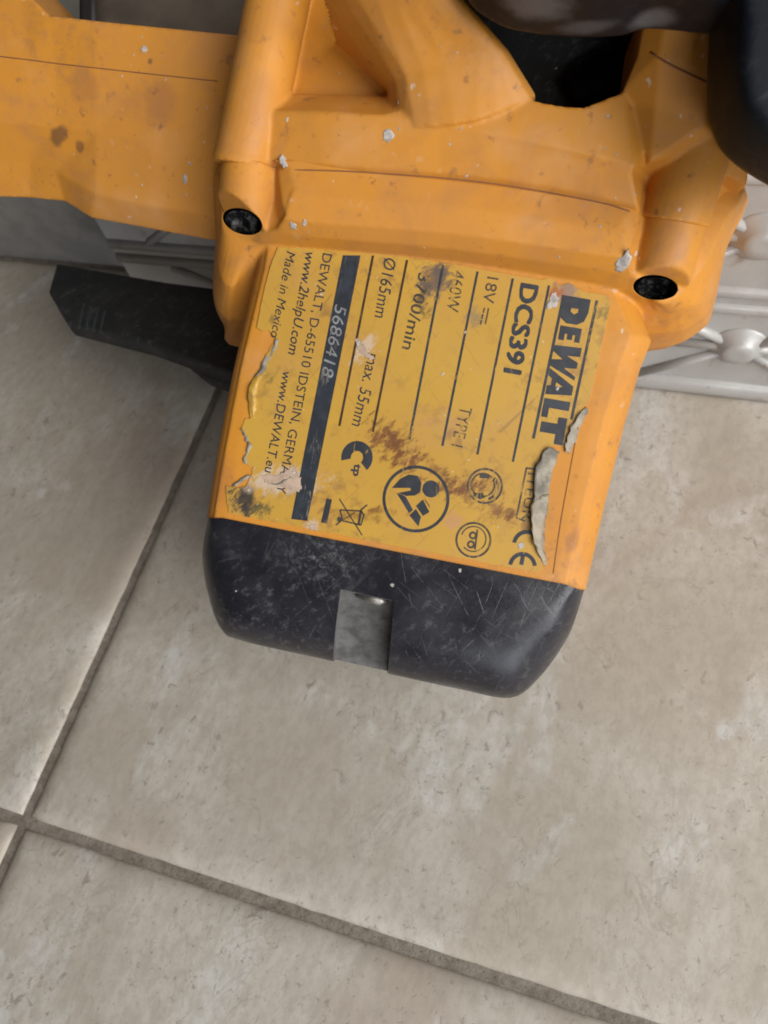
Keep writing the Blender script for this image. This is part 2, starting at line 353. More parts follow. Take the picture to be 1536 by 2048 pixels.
def patch(rows, depth, sub=3, straight=False, tuck=False):    # tuck: the underside leans back towards the wall                   # a surface given by (pixel x, pixel y, height mm), with real thickness
    R = [[Lw(*p) for p in r] for r in rows] if straight else [catmull([Lw(*p) for p in r], sub, False) for r in rows]
    nc = len(R[0]); nr = len(R)
    top = [p for r in R for p in r]; bot = [p - NL * depth * 0.001 if not tuck else p + (E2 * 0.52 - E1 * 0.40 - NL) * depth * 0.001 for p in top]; N = len(top); Fc = []
    for i in range(nr - 1):
        for j in range(nc - 1):
            a = i * nc + j; q = (a, a + 1, a + nc + 1, a + nc); Fc.append(q); Fc.append(tuple(N + x for x in reversed(q)))
    rim = [j for j in range(nc)] + [i * nc + nc - 1 for i in range(1, nr)] + [(nr - 1) * nc + j for j in range(nc - 2, -1, -1)] + [i * nc for i in range(nr - 2, 0, -1)]
    for k in range(len(rim)):
        a, b = rim[k], rim[(k + 1) % len(rim)]; Fc.append((a, N + a, N + b, b))
    return top + bot, Fc
def tube(pts, radii, seg=24, cap=True):
    rings = []
    for i, p in enumerate(pts):
        d = (pts[min(i + 1, len(pts) - 1)] - pts[max(i - 1, 0)]).normalized()
        a = d.cross(NL); a = a.normalized() if a.length > 1e-4 else E1; b = a.cross(d).normalized(); r = radii[i] if isinstance(radii, (list, tuple)) else radii
        rings.append([p + (a * math.cos(2 * math.pi * k / seg) + b * math.sin(2 * math.pi * k / seg)) * r for k in range(seg)])
    return stack(rings)
def surf(px, py):
    d = ray(px, py).normalized()
    ok, loc, nor, *_ = S.ray_cast(bpy.context.evaluated_depsgraph_get(), CAM + d * 0.01, d)
    return loc, (nor if nor.dot(d) < 0 else -nor)
def seam(name, pts, r, mat, parent, n_sub=6):
    bpy.context.view_layer.update()
    P = [Vector((p[0], p[1])) for p in pts]; P = catmull(P, n_sub, False)
    P = [surf(*p)[0] for p in P]
    P = [(P[max(i - 1, 0)] + P[i] * 2 + P[min(i + 1, len(P) - 1)]) / 4 for i in range(len(P))]
    v, f = tube(P, r * 0.001, 6); return make(name, v, f, mat, parent)

# ------------------------------------------------------------------ floor
G = on_z(42, 1642)                               # where the joints cross
def fl(s, t, z=0.0): return G + WX * s + WY * t + Vector((0, 0, z))
wall_t = (on_z(50, 512) - G).dot(WY) - 0.0012
floor = make('floor', [fl(-1.2, -1.2, -0.0021), fl(1.2, -1.2, -0.0021), fl(1.2, wall_t + 0.05, -0.0021), fl(-1.2, wall_t + 0.05, -0.0021)], [(0, 1, 2, 3)], GROUT)
meta(floor, kind='structure', label='beige travertine-look tiled floor with brown grout')
def tile(s0, s1, t0, t1, parent):
    hg = 0.0016
    s0 += hg; s1 -= hg; t0 += hg; t1 -= hg
    prof = [(0.0, -0.0045), (0.0, -0.0024), (0.0003, -0.0017), (0.0011, -0.0011), (0.0026, -0.00055), (0.0045, -0.00016), (0.0068, -0.00002), (0.0090, 0.0), (0.0120, 0.0)]
    n = 90; base = []
    seedv = random.random() * 40
    for k in range(n): base.append((k / n, 0, 0, 1))
    for k in range(n): base.append((1, k / n, -1, 0))
    for k in range(n): base.append((1 - k / n, 1, 0, -1))
    for k in range(n): base.append((0, 1 - k / n, 1, 0))
    V, Fc = [], []
    for (ins, z) in prof:
        for i, (u, v_, dx, dy) in enumerate(base):
            s = s0 + ins + (s1 - s0 - 2 * ins) * u; t = t0 + ins + (t1 - t0 - 2 * ins) * v_
            j = (mnoise.noise(Vector((s * 160 + seedv, t * 160, 0))) * 0.00028 + mnoise.noise(Vector((s * 500, t * 500, seedv))) * 0.00016) * (1 if ins < 0.005 else 0)
            V.append(fl(s + dx * j, t + dy * j, z))
    N = len(base)
    for r in range(len(prof) - 1):
        for i in range(N):
            a = r * N + i; b = r * N + (i + 1) % N; Fc.append((a, b, b + N, a + N))
    V.append(fl((s0 + s1) / 2, (t0 + t1) / 2, 0)); b0 = (len(prof) - 1) * N
    for i in range(N): Fc.append((b0 + i, b0 + (i + 1) % N, len(V) - 1))
    o = make('tile', V, Fc, TILE, parent)
    for p in o.data.polygons:
        if len(p.vertices) == 3: p.use_smooth = False
    return o
T = 0.46
for i in (-1, 0):
    tile(i * T, (i + 1) * T, 0, wall_t, floor)
    tile(i * T, (i + 1) * T, -T, 0, floor)

# ------------------------------------------------------------------ embossed panel behind the saw
def wp(s, z, out=0.0): return WA + WX * s - WY * out + Vector((0, 0, z))
def ws(px, py):
    p = on_wall(px, py); return ((p - WA).dot(WX), p.z)
panel = root('embossed_panel', wp(ws(1400, 700)[0], 0), label='silver embossed panel with crossed ribs and round studs behind the saw', category='panel')
s1, z1 = ws(1478, 690); s2, z2 = ws(1515, 505); _, zm = ws(1440, 598)
CW = 0.062; H0 = 0.006; RT = 0.009
print('panel', s1, z1, s2, z2, zm)
SL, SR, ZT = ws(240, 520)[0], s1 + 3.5 * CW, zm + (zm - H0) + 0.006
def wbox(a0, a1, z0, z1_, o0, o1):
    v = [wp(a, z, o) for o in (o0, o1) for z in (z0, z1_) for a in (a0, a1)]
    return v, [(0, 1, 3, 2), (4, 6, 7, 5), (0, 4, 5, 1), (2, 3, 7, 6), (0, 2, 6, 4), (1, 5, 7, 3)]
def wbar(p, q, wd, h, base=0.0):                 # a rounded raised rib from p to q on the panel
    a = Vector((p[0], p[1])); b = Vector((q[0], q[1])); d = (b - a).normalized(); nn = Vector((-d.y, d.x))
    prof = [(-0.5, -0.0015), (-0.46, 0.35), (-0.25, 0.9), (0, 1), (0.25, 0.9), (0.46, 0.35), (0.5, -0.0015)]
    V, Fc = [], []
    for e in (a, b):
        for u, hh in prof:
            c = e + nn * u * wd; V.append(wp(c.x, c.y, base + (hh * h if hh > 0 else -0.001)))
    k = len(prof)
    for i in range(k - 1): Fc.append((i, i + 1, i + 1 + k, i + k))
    Fc += [tuple(range(k)), tuple(range(2 * k - 1, k - 1, -1)), (0, k, 2 * k - 1, k - 1)]
    return V, Fc
WT = (on_z(50, 512) - WA).dot(WY)
v, f = wbox(SL, SR, 0.0008, ZT, -WT + 0.002, 0.0); make('sheet', v, f, SILV, panel, False)
v, f = wbar((SL, RT * 0.55), (SR, RT * 0.55), RT, 0.0022); make('bottom_rim', v, f, SILV, panel)
for zz in (zm - 0.0036, zm + 0.0036, ZT - 0.004):
    v, f = wbar((SL, zz), (SR, zz), 0.0050, 0.0016); make('horizontal_rib', v, f, SILV, panel)
rows_z = [((RT + zm) / 2 - 0.001, RT, zm - 0.006), ((zm + ZT) / 2 + 0.001, zm + 0.006, ZT - 0.006)]
def stud(sc, zc):
    prof = [(0.0105, -0.0005), (0.0090, 0.0006), (0.0066, 0.0022), (0.0054, 0.0038), (0.0046, 0.0045), (0.0020, 0.0045), (0.0003, 0.0045)]
    rings = [[wp(sc + r * math.cos(2 * math.pi * k / 20), zc + r * 0.92 * math.sin(2 * math.pi * k / 20), h) for k in range(20)] for r, h in prof]
    v, f = stack(rings); make('stud', v, f, SILV, panel)
for row, (zc, zlo, zhi) in enumerate(rows_z):
    for k in range(-9, 4):
        sc = s1 + k * CW + (0.0 if row == 0 else (s2 - s1)); hw = CW / 2
        if sc < SL + 0.004: continue
        stud(sc, zc)
        hl = min(hw, sc - SL)
        for p, q in (((sc - hw, zlo), (sc, zc)), ((sc + hw, zlo), (sc, zc)), ((sc - hw, zhi), (sc, zc)), ((sc + hw, zhi), (sc, zc)), ((sc - hw, zc), (sc + hw, zc))):
            if p[0] < SL: p = (SL, q[1] + (p[1] - q[1]) * (q[0] - SL) / (q[0] - p[0])) if p[1] != q[1] else (SL, p[1])
            v, f = wbar(p, q, 0.0036, 0.0021); make('rib', v, f, SILV, panel)
wall = make('wall', *wbox(SL - 0.4, SR + 0.2, -0.0015, ZT + 0.25, -WT - 0.02, -WT), WALL, None, False)
meta(wall, kind='structure', label='plain grey wall behind the embossed panel')

# ------------------------------------------------------------------ the saw
saw = root('circular_saw', SAWLOC, label='worn orange cordless circular saw with black motor end cap and torn rating label', category='circular saw')
MM = 0.001
# --- motor housing: barrel + front flange + the two screw bosses up to the parting line
def barrel_ring(l, r):
    a = Lf(l[0], l[1], -12); b = Lf(r[0], r[1], -12); a.z = b.z = 0
    d = (b - a); Wd = d.length / MM; d.normalize(); out = []
    prof = [(1.5, -52), (0, -40), (0, -12), (0.5, -7), (1.8, -3), (4.2, -0.8), (7.5, 0), (Wd * 0.35, 0), (Wd * 0.65, 0), (Wd - 9, 0), (Wd - 6, -0.7), (Wd - 3, -2.6), (Wd - 0.9, -6), (Wd, -12), (Wd, -40), (Wd - 1.5, -52), (Wd - 14, -74), (Wd * 0.6, -80), (Wd * 0.4, -80), (14, -74)]
    for x, n in prof: out.append(LM @ (a + d * x * MM + Vector((0, 0, n * MM))))
    return out
BAR_ST = [((425, 1032), (1168, 1176)), ((438, 950), (1205, 1010)), ((460, 830), (1240, 868)), ((476, 750), (1274, 745)), ((490, 690), (1296, 690)), ((520, 560), (1250, 570)), ((540, 420), (1240, 420))]
_rings = [catmull(barrel_ring(l, r), 2) for l, r in BAR_ST]
_c = sum(_rings[0], Vector()) / len(_rings[0])
barrel = stack([[p.lerp(_c, 0.14) - E2 * 0.006 - NL * 0.0 for p in _rings[0]], [p.lerp(_c, 0.14) for p in _rings[0]]] + _rings)
fl_levels = [
 (-70, [(455, 330), (450, 480), (445, 590), (462, 650), (505, 700), (900, 700), (1280, 705), (1390, 662), (1418, 612), (1440, 500), (1470, 375), (1300, 322), (600, 318)]),
 (-34, [(440, 330), (432, 480), (426, 590), (448, 650), (495, 698), (900, 700), (1290, 698), (1400, 662), (1428, 612), (1452, 500), (1490, 375), (1300, 322), (600, 318)]),
 (-18, [(440, 330), (432, 470), (427, 580), (450, 635), (510, 640), (900, 640), (1285, 668), (1394, 645), (1425, 600), (1454, 490), (1490, 372), (1300, 322), (600, 318)]),
 (-7, [(440, 330), (436, 450), (436, 530), (462, 575), (540, 540), (900, 560), (1265, 620), (1375, 618), (1415, 570), (1452, 470), (1487, 370), (1300, 322), (600, 318)]),
 (0, [(446, 330), (442, 420), (448, 462), (485, 478), (560, 492), (900, 523), (1250, 582), (1330, 608), (1400, 545), (1446, 455), (1482, 365), (1300, 322), (600, 318)]),
 (5, [(545, 330), (548, 390), (552, 425), (560, 445), (580, 468), (900, 498), (1235, 545), (1262, 540), (1276, 500), (1290, 440), (1300, 350), (1300, 322), (600, 318)]),
 (8.5, [(560, 330), (562, 385), (566, 410), (574, 428), (595, 441), (900, 465), (1228, 512), (1252, 508), (1264, 480), (1276, 430), (1285, 350), (1300, 322), (600, 318)]),
 (9.6, [(580, 330), (582, 345), (586, 360), (592, 375), (610, 392), (900, 415), (1220, 460), (1236, 458), (1246, 445), (1255, 420), (1260, 350), (1300, 322), (600, 318)]),
]
flange = stack([catmull([Lw(x, y, n) for x, y in ring], 4) for n, ring in fl_levels])
bossL = [Lw(485, 436, 3), Lw(492, 395, 4.5), Lw(500, 330, 5.5)]
bossR = [Lw(1312, 570, 0), Lw(1326, 520, 2), Lw(1348, 440, 4)]
def slant_tube(pts, r, face_n, seg=32, lead=0.0):  # tube whose front end is cut on a slant facing face_n
    v, f = tube(pts, r, seg); v = [Vector(x) for x in v]
    ax = (pts[1] - pts[0]).normalized()
    for i in range(seg):
        v[i] = v[i] + ax * (-(v[i] - pts[0]).dot(face_n) / ax.dot(face_n))
    v[-2] = pts[0].copy(); return v, f
fnL = (-(bossL[1] - bossL[0]).normalized() * 0.86 + NL * 0.54 - E1 * 0.22).normalized()
fnR = (-(bossR[1] - bossR[0]).normalized() * 0.88 + NL * 0.50 + E1 * 0.05).normalized()
housing = molded('motor_housing', [barrel, flange, slant_tube(bossL, 6.4 * MM, fnL), slant_tube(bossR, 7.0 * MM, fnR)], YEL, saw)
HOLES = ((485, 443, 41, 25, 0.33, 2.0), (1311, 575, 45, 25, 0.08, -1.0))
def ell(cx, cy, a, b, an, n, k=1.0, seg=32, tilt=0.0):
    out = []
    for i in range(seg):
        t = 2 * math.pi * i / seg; x = a * k * math.cos(t); y = b * k * math.sin(t)
        out.append(Lw(cx + x * math.cos(an) - y * math.sin(an), cy + x * math.sin(an) + y * math.cos(an), n + tilt * y / b))
    return out
for cx, cy, a_, b_, an, n0 in HOLES:
    v, f = stack([ell(cx, cy, a_, b_, an, 18), ell(cx, cy, a_, b_, an, n0 - 7)])
    cut(housing, make('cutter', v, f, HOLE, saw))
for cx, cy, a_, b_, an, n0 in HOLES:
    v, f = stack([ell(cx + 2, cy + 3, a_, b_, an, n0 - 4.6, 0.30, tilt=-0.4), ell(cx + 2, cy + 3, a_, b_, an, n0 - 3.6, 0.36, tilt=-0.6), ell(cx + 1, cy + 2, a_, b_, an, n0 - 3.6, 0.90, tilt=-2.0), ell(cx + 1, cy + 2, a_, b_, an, n0 - 8, 0.86)])
    make('screw', v, f, DSC, saw)

# --- gear case: slab behind the parting line, boss tubes, strut and post of the handle
slab = patch([
 [(540, 336, 6.5), (640, 342, 8.2), (760, 352, 9.0), (880, 360, 9.4), (1000, 372, 9.6), (1100, 388, 9.5), (1200, 408, 9.2), (1276, 428, 8.2), (1292, 432, 2), (1400, 440, 1), (1470, 420, -4)],
 [(540, 321, 8.5), (640, 327, 10.2), (760, 337, 11.0), (880, 346, 11.4), (1000, 358, 11.6), (1100, 374, 11.5), (1200, 394, 11.2), (1276, 415, 10.2), (1292, 420, 3), (1405, 425, 2), (1478, 405, -3)],
 [(545, 231, 11.5), (640, 232, 13.5), (760, 240, 15.0), (880, 258, 15.8), (1000, 279, 16.2), (1100, 300, 16.2), (1190, 322, 15.8), (1262, 342, 15.0), (1285, 350, 8), (1420, 350, 6), (1488, 365, -1)],
 [(548, 222, 11.5), (640, 223, 13.5), (760, 231, 15.2), (880, 249, 16.2), (1000, 270, 16.8), (1100, 291, 17), (1190, 312, 16.8), (1268, 331, 15.6), (1300, 330, 10), (1430, 320, 8), (1492, 350, 0)],
 [(555, 185, 7), (640, 188, 7.5), (760, 192, 9), (900, 200, 15), (1040, 192, 18), (1100, 208, 18.2), (1165, 215, 18.2), (1246, 184, 18.2), (1320, 230, 14), (1430, 250, 12), (1500, 320, 3)]], 60, straight=True)
slab2 = patch([[(470, 330, 2), (520, 330, 3), (600, 335, 3)], [(500, 215, 3), (600, 215, 5), (780, 222, 7)], [(540, 60, 3), (640, 60, 5), (830, 60, 7)], [(560, -80, 3), (660, -80, 6), (830, -80, 8)]], 50)
tubeL = tube([Lw(486, 330, 5.5), Lw(505, 250, 7), Lw(532, 120, 8.5), Lw(556, 0, 9.5), Lw(575, -100, 10)], [6.9 * MM, 6.9 * MM, 7 * MM, 7 * MM, 7 * MM], 28)
ringL = tube([Lw(486, 334, 5.4), Lw(488, 318, 5.8)], 7.05 * MM, 28)
tubeR = tube([Lw(1346, 443, 4.2), Lw(1362, 390, 6), Lw(1384, 310, 8), Lw(1400, 240, 10)], [7.6 * MM, 7.4 * MM, 7.6 * MM, 8 * MM], 28)
strut = patch([
 [(790, 262, 10), (830, 255, 15.5), (950, 240, 18), (1062, 196, 18), (1068, 190, 14)],
 [(772, 170, 12), (812, 152, 20), (930, 112, 23.5), (1008, 106, 23), (1018, 102, 18)],
 [(688, 55, 18), (735, 30, 27), (830, 5, 31), (912, -4, 30.5), (924, -8, 25)],
 [(610, -60, 26), (650, -75, 34), (760, -95, 39), (840, -105, 38), (850, -108, 32)]], 26)
post = patch([
 [(1236, 205, 15), (1300, 322, 15), (1390, 310, 13), (1494, 372, 5)],
 [(1246, 180, 18), (1310, 215, 19.5), (1410, 250, 19), (1500, 320, 9)],
 [(1276, 108, 22), (1318, 110, 25), (1425, 145, 24.5), (1515, 200, 15)],
 [(1300, -30, 28), (1342, -30, 31), (1445, -20, 31), (1535, -20, 22)]], 45, straight=True)
case = molded('gear_case', [slab, slab2, tubeL, ringL, tubeR, strut, post], YEL, saw)
# --- nose housing to the left
nose = molded('nose_housing', [patch([
 [(-80, 392, -27), (60, 396, -27), (130, 403, -26), (182, 436, -25), (300, 458, -24), (450, 486, -24)],
 [(-80, 318, -20), (60, 322, -19.5), (112, 342, -19.5), (192, 388, -18), (300, 412, -17), (460, 434, -17)],
 [(-80, 238, -12), (60, 247, -12), (112, 253, -12), (192, 262, -11), (300, 275, -10), (470, 300, -10)],
 [(-80, 106, -8), (60, 118, -8), (112, 125, -8), (192, 134, -7), (300, 146, -7), (490, 168, -6)],
 [(-80, -90, -6), (38, -30, -6), (98, 31, -6), (192, 42, -5), (300, 53, -5), (510, 74, -4)]], 30, straight=True, tuck=True)], YEL, saw, it=12)
seam('seam', [(-60, 106, -8.1), (0, 113, -8.1), (60, 120, -8.1), (112, 127, -8.1), (192, 136, -7.1), (300, 148, -7.1), (440, 163, -6.4)], 0.15, SEAM, saw)
seam('seam', [(552, 340, 8.3), (700, 343, 9.2), (950, 362, 10.0), (1180, 400, 9.8), (1262, 424, 8.8)], 0.17, SEAM, saw)
seam('seam', [(1190, 640, -0.1), (1172, 740, -0.1), (1160, 830, -0.1), (1142, 930, -0.1), (1122, 1040, -0.1), (1106, 1150, -0.1)], 0.13, SEAM, saw)
seam('seam', [(1300, 104, 24.4), (1345, 132, 24.8), (1420, 168, 24)], 0.22, SEAM, saw)

# --- black end cap
EQ = [(800, 1104), (600, 1066), (424, 1032), (415, 1105), (427, 1190), (452, 1256), (492, 1278), (640, 1312), (800, 1348), (920, 1374), (1020, 1391), (1075, 1352), (1125, 1283), (1146, 1236), (1168, 1176), (1000, 1142)]
TP = [(800, 1104), (600, 1066), (446, 1036), (462, 1095), (478, 1150), (500, 1186), (545, 1205), (660, 1218), (800, 1240), (920, 1262), (1005, 1270), (1050, 1252), (1088, 1225), (1110, 1196), (1132, 1169), (1000, 1142)]
eq = [Lf(x, y, -16) for x, y in EQ]; tp = [Lf(x, y, 0) for x, y in TP]
for i in (0, 1, 15): eq[i] = tp[i] + Vector((0, 0, -0.016))
for i in (2, 14): eq[i] = Vector((Lf(*EQ[i], -12).x, Lf(*EQ[i], -12).y, -0.016))
def cap_ring(q16):                               # rounded front outline, straight joint at the back
    front = catmull(q16[2:15], 5, False); a, b = q16[14], q16[2]
    return front + [a.lerp(b, k / 12) for k in range(1, 12)]
rings = []
for k in range(0, 10):
    u = k / 9; an = u * math.pi / 2; ring = []
    for i in range(16):
        q = tp[i].lerp(eq[i], math.sin(an) ** (1.0 if i not in (2, 14) else 0.7))
        ring.append(Vector((q.x, q.y, -0.016 * (1 - math.cos(an)) + 0.00025)))
    rings.append(ring)
top_rings = rings; cen = sum(eq, Vector()) / 16
for kk in range(60):                              # rest the cap on the floor
    fac = 1.25 - kk * 0.015; rings = list(top_rings)
    for nn, sh in ((-30, 0.0), (-46, 0.02), (-60, 0.06), (-69, 0.14), (-72, 0.24)):
        rings.append([Vector((q.x + (cen.x - q.x) * (sh if i not in (0, 1, 2, 14, 15) else sh * 0.4), q.y + (cen.y - q.y) * (sh if i not in (0, 1, 2, 14, 15) else 0), nn * fac * MM)) for i, q in enumerate(eq)])
    if min((LM @ q).z for r in rings for q in r) > 0.0006: break
capv, capf = stack([[LM @ q for q in cap_ring(r)] for r in rings])
cap = make('end_cap', capv, capf, BLK, saw)
cv = [Lw(678, 1172, 12), Lw(790, 1196, 12), Lw(775, 1370, 12), Lw(655, 1345, 12), Lw(682, 1180, -3.2), Lw(788, 1203, -3.6), Lw(770, 1400, -22), Lw(664, 1380, -22)]
cutter = make('cutter', cv, [(3, 2, 1, 0), (4, 5, 6, 7), (0, 1, 5, 4), (1, 2, 6, 5), (2, 3, 7, 6), (3, 0, 4, 7)], GREY, saw, False)
cut(cap, cutter)
cap.data.set_sharp_from_angle(angle=math.radians(50))
v, f = tube([Lw(712, 1190, -3), Lw(735, 1195, -2.4), Lw(760, 1201, -2.2), Lw(776, 1206, -3)], [0.4 * MM, 1.2 * MM, 1.35 * MM, 0.6 * MM], 14)
make('release_clip', v, f, STEEL, saw)

# --- black overmoulded grip, upper bar, dark inside of the handle opening
def dome(E, nE, Tt, nT, nB):
    e = [Lw(x, y, nE) for x, y in E]; t = [Lw(x, y, nT) for x, y in Tt]; R = []
    for k in range(7):
        an = k / 6 * math.pi / 2
        R.append([t[i].lerp(e[i], math.sin(an)) + NL * ((nT - nE) * MM * (math.cos(an) - (1 - math.sin(an)))) for i in range(len(e))])
    R.append([Lw(x, y, nB) for x, y in E])
    return stack([catmull(r, 5) for r in R])
def worn_rubber():
    m = RUB.copy(); m.name = 'worn_rubber'; t = m.node_tree; b = t.nodes['Principled BSDF']; n = NT.__new__(NT); n.m, n.t, n.b = m, t, b
    n.co = [q for q in t.nodes if q.bl_idname == 'ShaderNodeTexCoord'][0].outputs['Object']
    c = b.inputs['Base Color'].links[0].from_socket; wob = n.noise(240, 5, 0.75)
    for (p, r, st, g) in ((Ls(1075, -5, 42), 9, (0.7, 1.1, 1), 0.55), (Ls(1305, 30, 37), 6.5, (0.8, 1.0, 1), 0.5), (Ls(1170, 50, 37), 5, (0.5, 1.6, 1), 0.3)):
        k = n.ramp(n.math('ADD', n.blob(p, r * 0.001, stretch=st), n.math('MULTIPLY', n.math('SUBTRACT', wob, 0.5), 0.7)), 0.25, 0.95, 0, g)
        c = n.mix(k, c, (0.17, 0.165, 0.17))
    n.link(c, b.inputs['Base Color']); return m
BARM = worn_rubber()
grip = molded('grip', [dome([(1428, -120), (1418, 60), (1414, 190), (1424, 262), (1450, 310), (1500, 350), (1570, 385), (1660, 400), (1720, 150), (1720, -120)], 34,
                            [(1500, -60), (1500, 60), (1500, 150), (1505, 190), (1520, 215), (1540, 235), (1570, 250), (1600, 250), (1620, 150), (1620, -60)], 46, 4)], RUB, saw, it=40)
bar = molded('handle_bar', [dome([(905, -140), (930, -10), (985, 42), (1045, 63), (1150, 74), (1240, 71), (1300, 57), (1440, 66), (1500, 20), (1500, -140)], 34,
                                 [(980, -120), (990, -70), (1040, -30), (1080, -15), (1150, -8), (1240, -10), (1300, -15), (1400, -15), (1430, -40), (1430, -120)], 46, 10)], BARM, saw, it=14)
v, f = patch([[(830, 260, -4), (1000, 260, -4), (1150, 262, -4), (1330, 260, -4)], [(830, 120, -2), (1000, 120, -1), (1150, 120, 1), (1330, 120, 1)], [(830, -80, 4), (1000, -80, 6), (1150, -80, 8), (1330, -80, 8)]], 12)
make('motor_cover', v, f, DRK, saw)
v, f = patch([[(1165, 210, 3), (1215, 195, 4), (1262, 150, 5)], [(1130, 150, 4), (1200, 110, 6), (1280, 90, 7)]], 6)
make('inner_rib', v, f, RUB, saw)
# --- upper blade guard behind the nose, base plate on the floor
v, f = patch([[(182, 150, -20), (340, 160, -20), (560, 180, -20)], [(182, 40, -20), (340, 50, -20), (560, 70, -20)], [(172, -90, -20), (340, -90, -20), (560, -90, -20)]], 6)
make('blade_guard', v, f, GUARD, saw)
v, f = patch([[(160, 120, -19), (190, 122, -19)], [(158, -90, -19), (188, -90, -19)]], 4)
make('dark_gap_strip', v, f, HOLE, saw)  # near-black strip stands in for the dark gap left of the guard
PO = [(112, 528), (240, 549), (330, 563), (520, 588), (700, 600), (700, 740), (480, 752), (400, 726), (300, 690), (200, 664), (132, 646), (96, 584)]
top = [on_z(x, y, 0.056) for x, y in PO]
cen = sum(top, Vector()) / len(top)
rr = []
for z, k in ((0.0565, -0.0016), (0.0559, -0.0006), (0.0545, 0), (0.0495, 0.0), (0.0485, -0.001)):
    ring = []
    for i, p in enumerate(top):
        d = (p - cen); d.z = 0; d.normalize(); q = p + d * k; ring.append(Vector((q.x, q.y, z)))
    rr.append(ring)
v, f = stack(rr); plate = make('base_plate', v, f, PLT, saw, False)
meta(plate, label='dusty black base plate with chamfered end sticking out beside the motor')
for k in range(4):
    a = on_z(168 + k * 14, 606 + k * 5, 0.0566); b = on_z(158 + k * 14, 655 + k * 3, 0.0566)
    d = (b - a).normalized(); nn = Vector((-d.y, d.x, 0)) * 0.00045
    make('scale_mark', [a - nn, b - nn, b + nn, a + nn, a - nn + Vector((0, 0, -0.0005)), b - nn + Vector((0, 0, -0.0005)), b + nn + Vector((0, 0, -0.0005)), a + nn + Vector((0, 0, -0.0005))],
         [(0, 1, 2, 3), (7, 6, 5, 4), (0, 4, 5, 1), (1, 5, 6, 2), (2, 6, 7, 3), (3, 7, 4, 0)], mat_plain('faded_mark', (0.035, 0.045, 0.045), 0.7) if k == 0 else bpy.data.materials['faded_mark'], plate, False)
    COL.objects[-1].location = (0, 0, 0)
for o in plate.children:
    o.location = -ROOTS[saw.name]
v, f = tube([on_z(385, 728, 0.044), on_z(430, 748, 0.045), on_z(520, 775, 0.045)], [0.002, 0.0045, 0.005], 16)
make('bevel_knob', v, f, DRK, saw)

# --- rating label
def lab2(px, py): return Lf(px, py, 0.2)
LO = [(556, 494), (640, 497), (720, 503), (820, 515), (900, 527), (1000, 546), (1085, 560), (1104, 556), (1120, 572), (1140, 566), (1165, 582), (1216, 592), (1222, 606), (1208, 670), (1194, 735), (1180, 800), (1166, 816), (1150, 842), (1136, 872), (1129, 893), (1112, 890), (1092, 897), (1082, 912), (1070, 945), (1069, 985), (1064, 1015), (1061, 1045), (1066, 1075), (1074, 1100), (1088, 1130),
      (1078, 1146), (900, 1112), (760, 1086), (620, 1058), (500, 1035), (458, 1026), (453, 1000), (452, 972), (476, 976), (492, 972), (500, 955), (508, 935), (490, 925), (494, 900), (500, 885), (490, 870), (482, 858), (490, 838), (502, 838), (498, 815), (495, 780), (505, 760), (520, 742), (530, 715), (545, 690), (556, 684), (549, 672), (538, 660), (526, 662), (514, 655), (524, 600), (540, 535)]
dense = []
for i in range(len(LO)):
    a = Vector(LO[i]); b = Vector(LO[(i + 1) % len(LO)]); k = max(1, int((b - a).length / 7))
    torn = (15 <= i <= 29) or (36 <= i <= 57) or (6 <= i <= 11)
    for s in range(k):
        p = a.lerp(b, s / k); amp = 3.2 if torn else 0.7
        p += Vector((mnoise.noise(Vector((p.x * 0.11, p.y * 0.11, 1))), mnoise.noise(Vector((p.x * 0.11, p.y * 0.11, 9))))) * amp
        dense.append(p)
LT = 0.28
tv = [Lf(p.x, p.y, LT) for p in dense]; bv = [Vector((q.x, q.y, -0.0001)) for q in tv]; N = len(tv)
from mathutils.geometry import tessellate_polygon
tris = [tuple(t) for t in tessellate_polygon([[Vector((q.x, q.y, 0)) for q in tv]])]
fcs = tris + [(i, i + N, (i + 1) % N + N, (i + 1) % N) for i in range(N)]
label = make('rating_label', tv + bv, fcs, LAB, saw, False, 'L')
label.matrix_local = Matrix.Translation(-ROOTS[saw.name]) @ LM
meta(label, label='torn yellow rating label with black print and rust-brown scuffs')
PN = LT + 0.06
def flat(name, polys, mat, n=PN):                # printed flat shape(s); polys: lists of pixel points
    V, Fc = [], []
    for P in polys:
        k = len(V); pts = [Lf(x, y, n) for x, y in P]; V += pts
        for t in tessellate_polygon([[Vector((q.x, q.y, 0)) for q in pts]]): Fc.append(tuple(i + k for i in t))
    return make(name, V, Fc, mat, label, False, 'L')
def stroke(P, wd, closed=False):                 # pixel polyline -> quads
    out = []
    n = len(P)
    for i in range(n if closed else n - 1):
        a = Vector(P[i]); b = Vector(P[(i + 1) % n]); d = (b - a)
        if d.length < 1e-6: continue
        d.normalize(); nn = Vector((-d.y, d.x)) * wd / 2; e = d * wd * 0.2
        out.append([tuple(a - nn - e), tuple(b - nn + e), tuple(b + nn + e), tuple(a + nn - e)])
    return out
def ringpoly(cx, cy, r, wd, rx=1.0, a0=0, a1=360, seg=56, ang=0):
    out = []
    for i in range(seg):
        t0 = math.radians(a0 + (a1 - a0) * i / seg); t1 = math.radians(a0 + (a1 - a0) * (i + 1) / seg)
        q = []
        for t_, rr_ in ((t0, r - wd / 2), (t1, r - wd / 2), (t1, r + wd / 2), (t0, r + wd / 2)):
            x = rr_ * math.cos(t_) * rx; y = rr_ * math.sin(t_); ca, sa = math.cos(ang), math.sin(ang)
            q.append((cx + x * ca - y * sa, cy + x * sa + y * ca))
        out.append(q)
    return out
